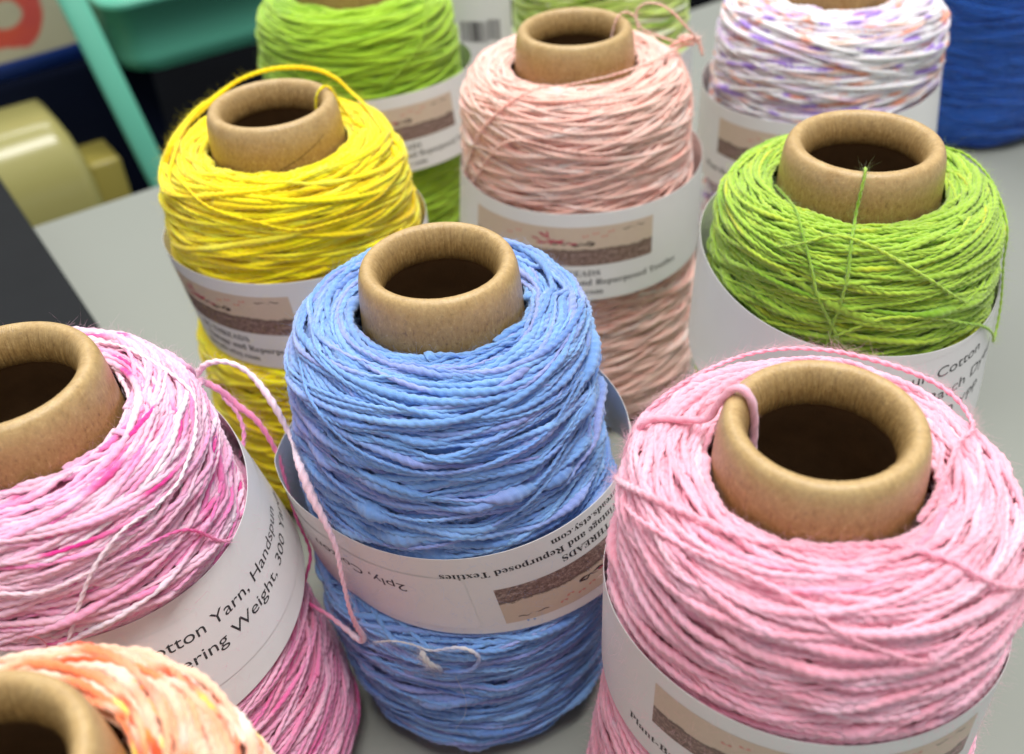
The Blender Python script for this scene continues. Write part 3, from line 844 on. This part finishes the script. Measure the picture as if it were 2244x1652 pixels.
def band_child(key, fn, *a, **k):
    o = fn(*a, **k)
    if o: child_of(o, BAND[key][0])
    return o
for key, u0, flip, left in (('blue', 5.0, True, False), ('yellow', 1.5, False, False), ('peach', 25.0, False, False),
                            ('limeH', 46.3, False, False), ('white', 15.8, False, True), ('pink', 31.5, False, True)):
    b, f, a, surf = BAND[key]
    print_label(PK[key], b, surf, a, u0, flip, 78, left)
def sticker(key, u0, u1, v0, v1, lines, flip=False, corner=2.5, slant=0.):
    b, f, a, surf = BAND[key]; rt = CONE[key]
    sl = (lambda th, v, off: surf(th, np.asarray(v) + slant*(np.asarray(th) + PI/2)*a, off)) if slant else surf
    band_child(key, patch, 'sticker', sl, a, u0, u1, v0, v1, .16, STICK, rt, 80, 16, corner)
    for body, u, v, wdt, cap in lines:
        band_child(key, lettering, body, sl, a, rt, u, v, wdt, cap, INKG, flip, 'left', .23, False)
sticker('magenta', 13, 98, 3.4, 28.0, [('Cotton Yarn, Handspun', 22, 11.0, 60, 3.7), ('Fingering Weight, 300 Yards', 21, 18.2, 73, 3.7)], slant=.075)
sticker('blue', -74, -2.0, 8.6, 33.2, [('2ply, Cotton', -19.5, 14.4, 34, 3.3)], True)
sticker('limeR', -26, 62, 4.2, 36.5, [('Handspun Cotton', -13, 11.6, 47, 3.6), ('Small Batch Dyed', -4, 20.0, 50, 3.6), ('300 YPP', 15, 28.4, 23, 3.6)], slant=-.10)

# ------------------------------------------------------------------ loose strands, laid on the cones: (azimuth deg, mm below the rim, lift mm)
def on(key, az, s, lift=1.0):
    """a point on the wound surface: azimuth deg, distance down the profile from the cardboard, mm"""
    pk = PK[key]; s_, pr, pz, nr, nz = pk['prof']
    return place(pk, np.array([math.radians(az)]), np.array([float(s)]), np.array([float(lift)]), pk['prof'])[0][0]
def strand(key, pts, rad, dye, name='loose_strand', seed=1, slub=.12, ply=.24, twist=5.5, fz=260, centre_pt=None, colfn=None):
    """pts: world points, mm"""
    rng = np.random.default_rng(seed); pts = [np.array(q, float) for q in pts]
    P = smooth_pts(pts, 24); d = np.concatenate([[0], np.cumsum(np.linalg.norm(np.diff(P, axis=0), axis=1))])
    ds = .35; n = max(8, int(d[-1]/ds)); q = np.linspace(0, d[-1], n); P = np.stack([np.interp(q, d, P[:, k]) for k in range(3)], 1)
    for k in range(3): P[:, k] = P[:, k] + noise1(rng, n, 6/ds)*.12
    c = PK[key]['pos']; N = P - np.array([c[0], c[1], 0]); N[:, 2] = 20; N /= np.linalg.norm(N, axis=1)[:, None]
    rr = rad*np.exp(slub*noise1(rng, n, 9/ds)) * (.35 + .65*np.minimum(1, np.minimum(np.arange(n), np.arange(n)[::-1])*ds/1.2))
    cols = np.clip((colfn or dye)(rng, n, ds, P), .003, .95)
    parts = [tube(P, N, rr, cols, ds, 10, twist, ply)]
    parts.append(fuzz(rng, P, N, rr, cols, fz, (1.2, 3.6)))
    V, Fc, C, B = merge(parts)
    return mesh_obj(name, V, Fc, YARN, CONE[key], color=C, fib=B)
def rp(key, az, rr, z):
    pk = PK[key]; t = math.radians(az); k = pk['rim']/23.2
    return np.array([pk['pos'][0] + rr*k*math.cos(t), pk['pos'][1] + rr*k*math.sin(t), H_CONE + z])
def ons(key, L_): return [on(key, *q) for q in L_]
def grad(stops):
    def f(rng, n, ds, P):
        t = np.linspace(0, 1, n); x = [s_[0] for s_ in stops]; c = np.array([s_[1] for s_ in stops])
        return np.stack([np.interp(t, x, c[:, k]) for k in range(3)], 1)*(1 + .04*noise1(rng, n, 4/ds))[:, None]
    return f
WP, MG, PK1 = L(250, 222, 234), L(232, 74, 150), L(246, 170, 204)
# long strand from the magenta cone that drapes over the blue cone's band and comes back
strand('magenta', ons('magenta', [(50, 22, .8), (40, 26, 1.4)]) + [(-95.7, 245.2, 127), (-90.6, 245.1, 131.5), (-83.6, 242.9, 133), (-77.3, 240.7, 129.5), (-71.0, 234.5, 123), (-66.5, 228.0, 114.5)]
       + ons('blue', [(-150, 50, 4), (-140, 56, 5.2), (-134, 63.8, 5.2), (-131, 72.2, 5), (-130, 83.0, 5.2), (-129.5, 94, 5), (-129.5, 103, 4.2), (-131, 112.5, 1.6), (-133.5, 116.2, 1.4), (-139, 115, 1.8), (-146, 111, 4), (-154, 106, 8)])
       + [(-68.2, 221.3, 71), (-70.6, 225.6, 83), (-72.0, 229.6, 94), (-74.0, 234.3, 104), (-78.5, 239.0, 112.5), (-84.3, 241.8, 117.5), (-88.6, 242.8, 123), (-93.5, 244.0, 126.0)] + ons('magenta', [(34, 29, 1.2)]),
       .82, None, seed=4, slub=.3, twist=6.5, ply=.16, fz=1500,
       colfn=grad([(0, PK1), (.08, L(248, 190, 216)), (.16, WP), (.32, WP), (.42, L(248, 206, 222)), (.52, L(247, 176, 196)), (.58, WP), (.64, MG), (.72, L(240, 110, 170)), (.8, L(226, 120, 160)), (.9, L(246, 160, 200)), (1, PK1)]))
strand('magenta', [(-88.4, 242.4, 121), (-84.5, 240.2, 116), (-83.0, 236.5, 110), (-84.8, 231.5, 104), (-88, 226.0, 101)], .8, None, seed=6, fz=200, colfn=grad([(0, PK1), (.5, L(244, 150, 196)), (1, L(240, 160, 200))]))
strand('magenta', ons('magenta', [(75, 5, .8), (55, 7.5, .9), (30, 10.5, .9), (16, 17.2, .9), (10, 20, .9), (-5, 22.8, .9), (-16, 24.5, .9), (-23, 25.8, .9), (-34, 25.8, .9), (-46, 25.8, .9), (-57, 30.8, .9), (-66, 40.2, .7), (-72, 48, .3)]), .55, None, seed=7, colfn=grad([(0, WP), (.5, L(252, 232, 240)), (1, WP)]), fz=500)
strand('magenta', ons('magenta', [(-100, 27, .5), (-83, 29.5, .9), (-71, 32.0, .9), (-57, 31.5, .9), (-43, 32.8, .9), (-27, 38.2, .9), (-17, 50.2, .9), (-12, 54, .5)]), .55, None, seed=8, colfn=grad([(0, WP), (.4, WP), (.6, L(240, 130, 190)), (.8, MG), (1, PK1)]), fz=500)
# pink cone: arc behind the rim, strand across the front, tail over the rim
strand('pink', ons('pink', [(155, 30, .6), (150, 24, 1.4), (143, 20, 1.3), (131, 17.5, 1.4), (114, 18.5, 1.5), (99, 18.2, 2.6), (84, 17.8, 3.2), (71, 17.8, 3.2), (60, 17.5, 3.0), (48, 17.8, 3.4), (37, 18.0, 3.8), (28, 18.5, 3.4), (20, 18.6, 2.0), (11, 14.8, 1.2), (3, 8.8, 1.2), (-12, 4.6, 1.2), (-34, 1.8, 1.1), (-50, 1, .8)]),
       .68, dye_pink, seed=9, slub=.18, fz=1500)
strand('pink', ons('pink', [(150, 40, .5), (164, 30.2, 1.5), (-176, 17.8, 1.1), (-160, 12.2, 1.1), (-142, 8.5, 1.1), (-125, 5.8, 1.1), (-106, 2.2, 1.2), (-85, 1.6, 1.2), (-70, 4.8, 1.2), (-60, 12.0, 1.1), (-52, 20.2, 1.1), (-41, 27.0, 1.1), (-28, 34, .9), (-12, 42, .3)]), .74, dye_pink, seed=10, slub=.2, fz=1500)
strand('pink', ons('pink', [(160, 34, .4), (-172, 22, .9), (-151, 16.5, .9), (-135, 14.5, .9), (-113, 15.5, .9), (-100, 20.5, .9), (-88, 25.2, .9), (-79, 28.8, .8), (-66, 33, .4)]), .6, dye_pink, seed=12, fz=800)
strand('pink', [rp('pink', 152, 15.2, -14), rp('pink', 150, 15.0, -8.5), rp('pink', 149, 15.6, -2.5), rp('pink', 149, 17.2, 3.2), rp('pink', 149.5, 19.8, 5.8), rp('pink', 150.5, 22.2, 4.6), rp('pink', 151, 24.2, .5), rp('pink', 151.5, 26.5, -4.5)] + ons('pink', [(151, 8.8, 1.6), (152, 16, 1.4), (154, 25, .8), (160, 32, .3)]),
       1.0, dye_pink, seed=14, slub=.14, ply=.08, fz=900, twist=8)
# lime cone
strand('limeR', [rp('limeR', -108, 15.2, -16), rp('limeR', -108, 15.2, -9), rp('limeR', -108, 15.6, -3), rp('limeR', -108.5, 17.2, 2.2), rp('limeR', -109, 19.4, 4.9), rp('limeR', -109, 21.8, 4.5), rp('limeR', -109.5, 23.8, .8), rp('limeR', -110, 24.9, -5)] + ons('limeR', [(-110, 5.5, 1.2), (-110, 14.2, 1.1), (-110.5, 24, 1), (-112, 34.2, 1), (-114, 46.0, .8), (-115, 52, .2)]), .52, dye_lime, seed=15, fz=600)
strand('limeR', ons('limeR', [(175, 1, .7), (-160, .8, 1.1), (-144, 6, 1.1), (-132, 13.2, 1), (-124, 22.0, 1), (-120, 29.8, 1), (-112, 40.5, .9), (-106, 48, .3)]), .5, dye_lime, seed=16, fz=600)
strand('limeR', ons('limeR', [(-140, 20, .4), (-129, 15.8, .9), (-117, 11.8, 1), (-101, 14.5, 1), (-83, 22.8, 1), (-67, 32.8, 1), (-52, 40.2, .8), (-40, 46, .2)]), .5, dye_lime, seed=17, fz=600)
strand('limeR', ons('limeR', [(-122, 46, .3), (-111, 42.2, .9), (-101, 36.5, 1), (-92, 34.6, 1), (-78, 36.4, 1), (-65, 41, 1.5), (-52, 47, 2.6), (-42, 54, 3.8), (-36, 60, 4.2), (-31, 55, 3.8), (-29, 45, 2.8), (-28, 35, 1.6), (-24, 24, 1.2), (-3, 17.8, 1.2), (15, 15.5, 2.0), (25, 11.5, 1.2), (40, 8, .5)]), .5, dye_lime, seed=18, fz=700)
# yellow cone: thick arch behind the rim, end hooked over the rim
strand('yellow', ons('yellow', [(-141, 24, .3), (-150, 18, 1), (-163, 12.8, 1.4), (165, 13.8, 1.6), (150, 14.4, 3.2), (132, 13.8, 6.0), (115, 13.2, 9.4), (97, 13.2, 11), (77, 13.2, 10.6), (64, 14.0, 8.0), (53, 14.4, 4.0), (36, 13, 1.4), (14, 12.5, 1.0), (-1, 14.8, .9), (-12, 24.0, .3)]),
       .82, dye_yellow, seed=19, slub=.3, fz=600, ply=.1)
strand('yellow', ons('yellow', [(-170, 19, .6), (-176, 14.5, 1.6), (172, 13, 2.0), (160, 13.5, 2.6), (148, 14, 4.2), (138, 13.8, 5.6)]), 1.15, dye_yellow, seed=20, slub=.3, fz=300, ply=.08)
strand('yellow', [rp('yellow', 20, 15.2, -12), rp('yellow', 20, 15.3, -5), rp('yellow', 21, 16.6, 2.2), rp('yellow', 22, 19.4, 5.0), rp('yellow', 22, 22.0, 4.0), rp('yellow', 20, 24, -2), rp('yellow', 16, 26.6, -7)] + ons('yellow', [(8, 6, 1.0), (0, 14, .4)]), .55, dye_yellow, seed=21, fz=400)
strand('yellow', ons('yellow', [(-158, 16, .4), (-139, 16.2, 1), (-117, 20.5, 1), (-94, 24.6, 1), (-77, 28.8, 1), (-54, 29.4, 1), (-30, 32.0, .8), (-14, 36, .2)]), .48, dye_yellow, seed=22, fz=400)
# peach cone: strand over the cardboard and the knotted loops beside the rim
strand('peach', [(82, 401.0, 156.8), (76.5, 398.0, 157.6), (70.0, 391.5, 158.0), (62.0, 383.5, 158.0), (53.0, 377.0, 158.0), (43.5, 371.8, 158.3), (36.6, 370.6, 157.9), (29.7, 370.7, 156.8), (22.9, 371.5, 156.0)] + ons('peach', [(-120, 6.8, 1), (-129, 16.2, 1), (-138, 24.8, 1), (-150, 36.0, 1), (-161, 49.5, .8), (-168, 58.0, .2)]), .6, dye_peach, seed=24, slub=.32, fz=700)
strand('peach', [rp('peach', 12, 15.3, -10), rp('peach', 14, 15.6, -3), rp('peach', 15, 17.5, 3.8), rp('peach', 16, 20.6, 6.0), rp('peach', 14, 24.5, 4.6), (61.5, 402.5, 164), (68.1, 403.3, 160.5), (74.1, 401.2, 158.8), (80.3, 399.8, 158)], .45, dye_peach, seed=25, fz=300)
strand('peach', [(60.5, 404.0, 162), (59.2, 405.2, 170), (61.8, 401.6, 174.5), (66.6, 396.9, 175.5), (71.9, 393.6, 173.0), (77.4, 393.6, 167.0), (81.6, 397.9, 161.0), (81.4, 400.1, 157.5)], .5, dye_peach, seed=26, fz=300)
strand('peach', [(71, 396.6, 157.8), (75, 397.0, 159.8), (80.5, 397.8, 160.6), (84, 400.5, 159.2), (81.0, 402.5, 158.4), (76.5, 400.5, 160.2), (79, 398.6, 161.2), (83.5, 399.2, 158.6), (85.5, 398.5, 153)], .8, dye_peach, seed=27, fz=400, slub=.3)
strand('peach', ons('peach', [(-168, 70, .3), (-151, 52, .9), (-127, 31.8, 1), (-97, 33.2, 1), (-76, 34.6, 1), (-48, 28.8, 1), (-21, 22.0, 1), (0, 18, 1)]), .48, dye_peach, seed=28, fz=500)
strand('peach', ons('peach', [(12, 17, 1.6), (0, 19, 1.2), (-12, 27, 1), (-22, 40, 1), (-30, 52, .3)]), .46, dye_peach, seed=30, fz=300)
# back lime cone
strand('limeH', ons('limeH', [(-30, 6, .8), (-34, 10.2, 1.2), (-33, 16.2, 1.2), (-40, 23.2, 1.2), (-49, 30.8, 1.2), (-61, 38.2, 1.2), (-74, 46.0, .8)]), .5, dye_lime2, seed=29, fz=300)
# blue cone: cream tuft caught under the band, a hair, long crossing strands
CR = L(226, 222, 220)
strand('blue', ons('blue', [(-128, 113, .4), (-124, 110.5, 1.2), (-117, 107.0, 1.6), (-110, 106.5, 1.4), (-103, 107.8, 1.4), (-94, 105.2, 1.6), (-89, 107, 1.5), (-87, 111.5, 1.4), (-91, 117.2, 1.3), (-101, 119.2, .8)]), .48, None, seed=33, slub=.35, fz=400, name='cream_tuft',
       colfn=grad([(0, L(170, 180, 214)), (.1, CR), (.35, L(214, 212, 216)), (.5, L(190, 196, 222)), (.62, CR), (.75, L(150, 170, 220)), (1, L(112, 146, 214))]))
strand('blue', ons('blue', [(-107, 108.5, 1.2), (-106, 110.8, 1.9), (-104.5, 113.5, 2.0), (-102, 116.0, 1.3), (-101, 119.0, .8)]), .55, None, seed=34, slub=.4, fz=400, name='cream_tuft', colfn=grad([(0, CR), (.6, CR), (1, L(140, 166, 220))]))
strand('blue', ons('blue', [(-97, 120.8, .8), (-95, 127, 2.0), (-94.5, 134, 2.0), (-96, 142, 2), (-101, 152.0, .8)]), .06, None, seed=35, slub=.05, fz=3, name='stray_hair', colfn=grad([(0, CR), (1, CR)]))
strand('blue', ons('blue', [(-165, 20, .3), (-141, 25.2, .9), (-122, 31.5, 1), (-107, 35.0, 1), (-92, 37.2, 1), (-73, 37.2, 1), (-52, 35.0, .9), (-30, 29, .4)]), .54, dye_blue, seed=36, fz=600, twist=4.6, ply=.2)
strand('blue', ons('blue', [(-165, 40, .3), (-139, 46.2, .9), (-125, 50.0, 1), (-109, 53.0, 1), (-94, 53.4, 1), (-75, 51.5, 1), (-55, 48.0, .9), (-32, 40, .4)]), .58, dye_blue, seed=37, fz=600, twist=4.6, ply=.2)
strand('blue', ons('blue', [(-160, 60, .3), (-139, 64, .9), (-120, 66.0, 1), (-100, 64.0, 1), (-80, 59, 1), (-60, 53.0, .9), (-40, 46, .4)]), .58, dye_blue, seed=46, fz=600, twist=4.6, ply=.2)
# stray threads
strand('magenta', ons('magenta', [(8, 26, 1.4), (6, 28, 2.0), (3, 29.5, 2.2), (2, 27.8, 2.7), (0, 28.5, 1.8), (-1, 30.5, 1.4)]), .07, None, seed=38, fz=3, name='stray_thread', colfn=grad([(0, L(90, 60, 150)), (1, L(90, 60, 150))]))
strand('magenta', ons('magenta', [(-83, 46, 1.3), (-80, 43, 2.0), (-77.5, 44, 2.1), (-77, 47, 1.7), (-80, 47.5, 1.6), (-75, 48.5, 1.6)]), .08, None, seed=39, fz=3, name='stray_thread', colfn=grad([(0, L(210, 40, 60)), (1, L(210, 40, 60))]))

# ------------------------------------------------------------------ barcode end of the pale cone's loose band
rt = CONE['pale']
BC = simple('label_paper', (.74, .755, .77), .45, .03, 50)
def flap(u, zz, off=0.):
    u = np.asarray(u, float); zz = np.asarray(zz, float)
    x = -26 + u; y = 541 + .006*(u-18)**2 + zz*0
    return np.stack([x + 0*zz, y - off + 0*zz, H_CONE + zz - .12*u], -1)
UU, ZZ = np.meshgrid(np.linspace(0, 39, 24), np.linspace(-96, -16, 30), indexing='ij')
pull = np.clip((UU - 31)/8, 0, 1); ZZ2 = np.minimum(ZZ, -16 - 8*(1-np.sqrt(1-pull**2*.999)))
V1 = flap(UU, ZZ2).reshape(-1, 3); V2 = flap(UU, ZZ2, -.25).reshape(-1, 3); g = grid_mesh(24, 30)
fo = mesh_obj('band_end', np.concatenate([V1, V2]), np.concatenate([g, g[:, ::-1] + len(V1)]), BC, rt)
rng = np.random.default_rng(2); bars = []; u = 12.0; vs_, fs_ = [], []
while u < 32.5:
    w_ = rng.choice([.22, .3, .5, .75]) if not 19.2 < u < 21.0 else 1.6
    zz = np.array([-52.0, -41.0]) + (1.5 if u > 26 else 0)
    q = [flap(u, zz[0], .12), flap(u+w_, zz[0], .12), flap(u+w_, zz[1], .12), flap(u, zz[1], .12)]
    fs_.append(tuple(range(len(vs_), len(vs_)+4))); vs_ += q; u += w_ + rng.choice([.3, .4, .6])
child_of(mesh_obj('barcode', vs_, fs_, INKG, rt, smooth=False), fo)
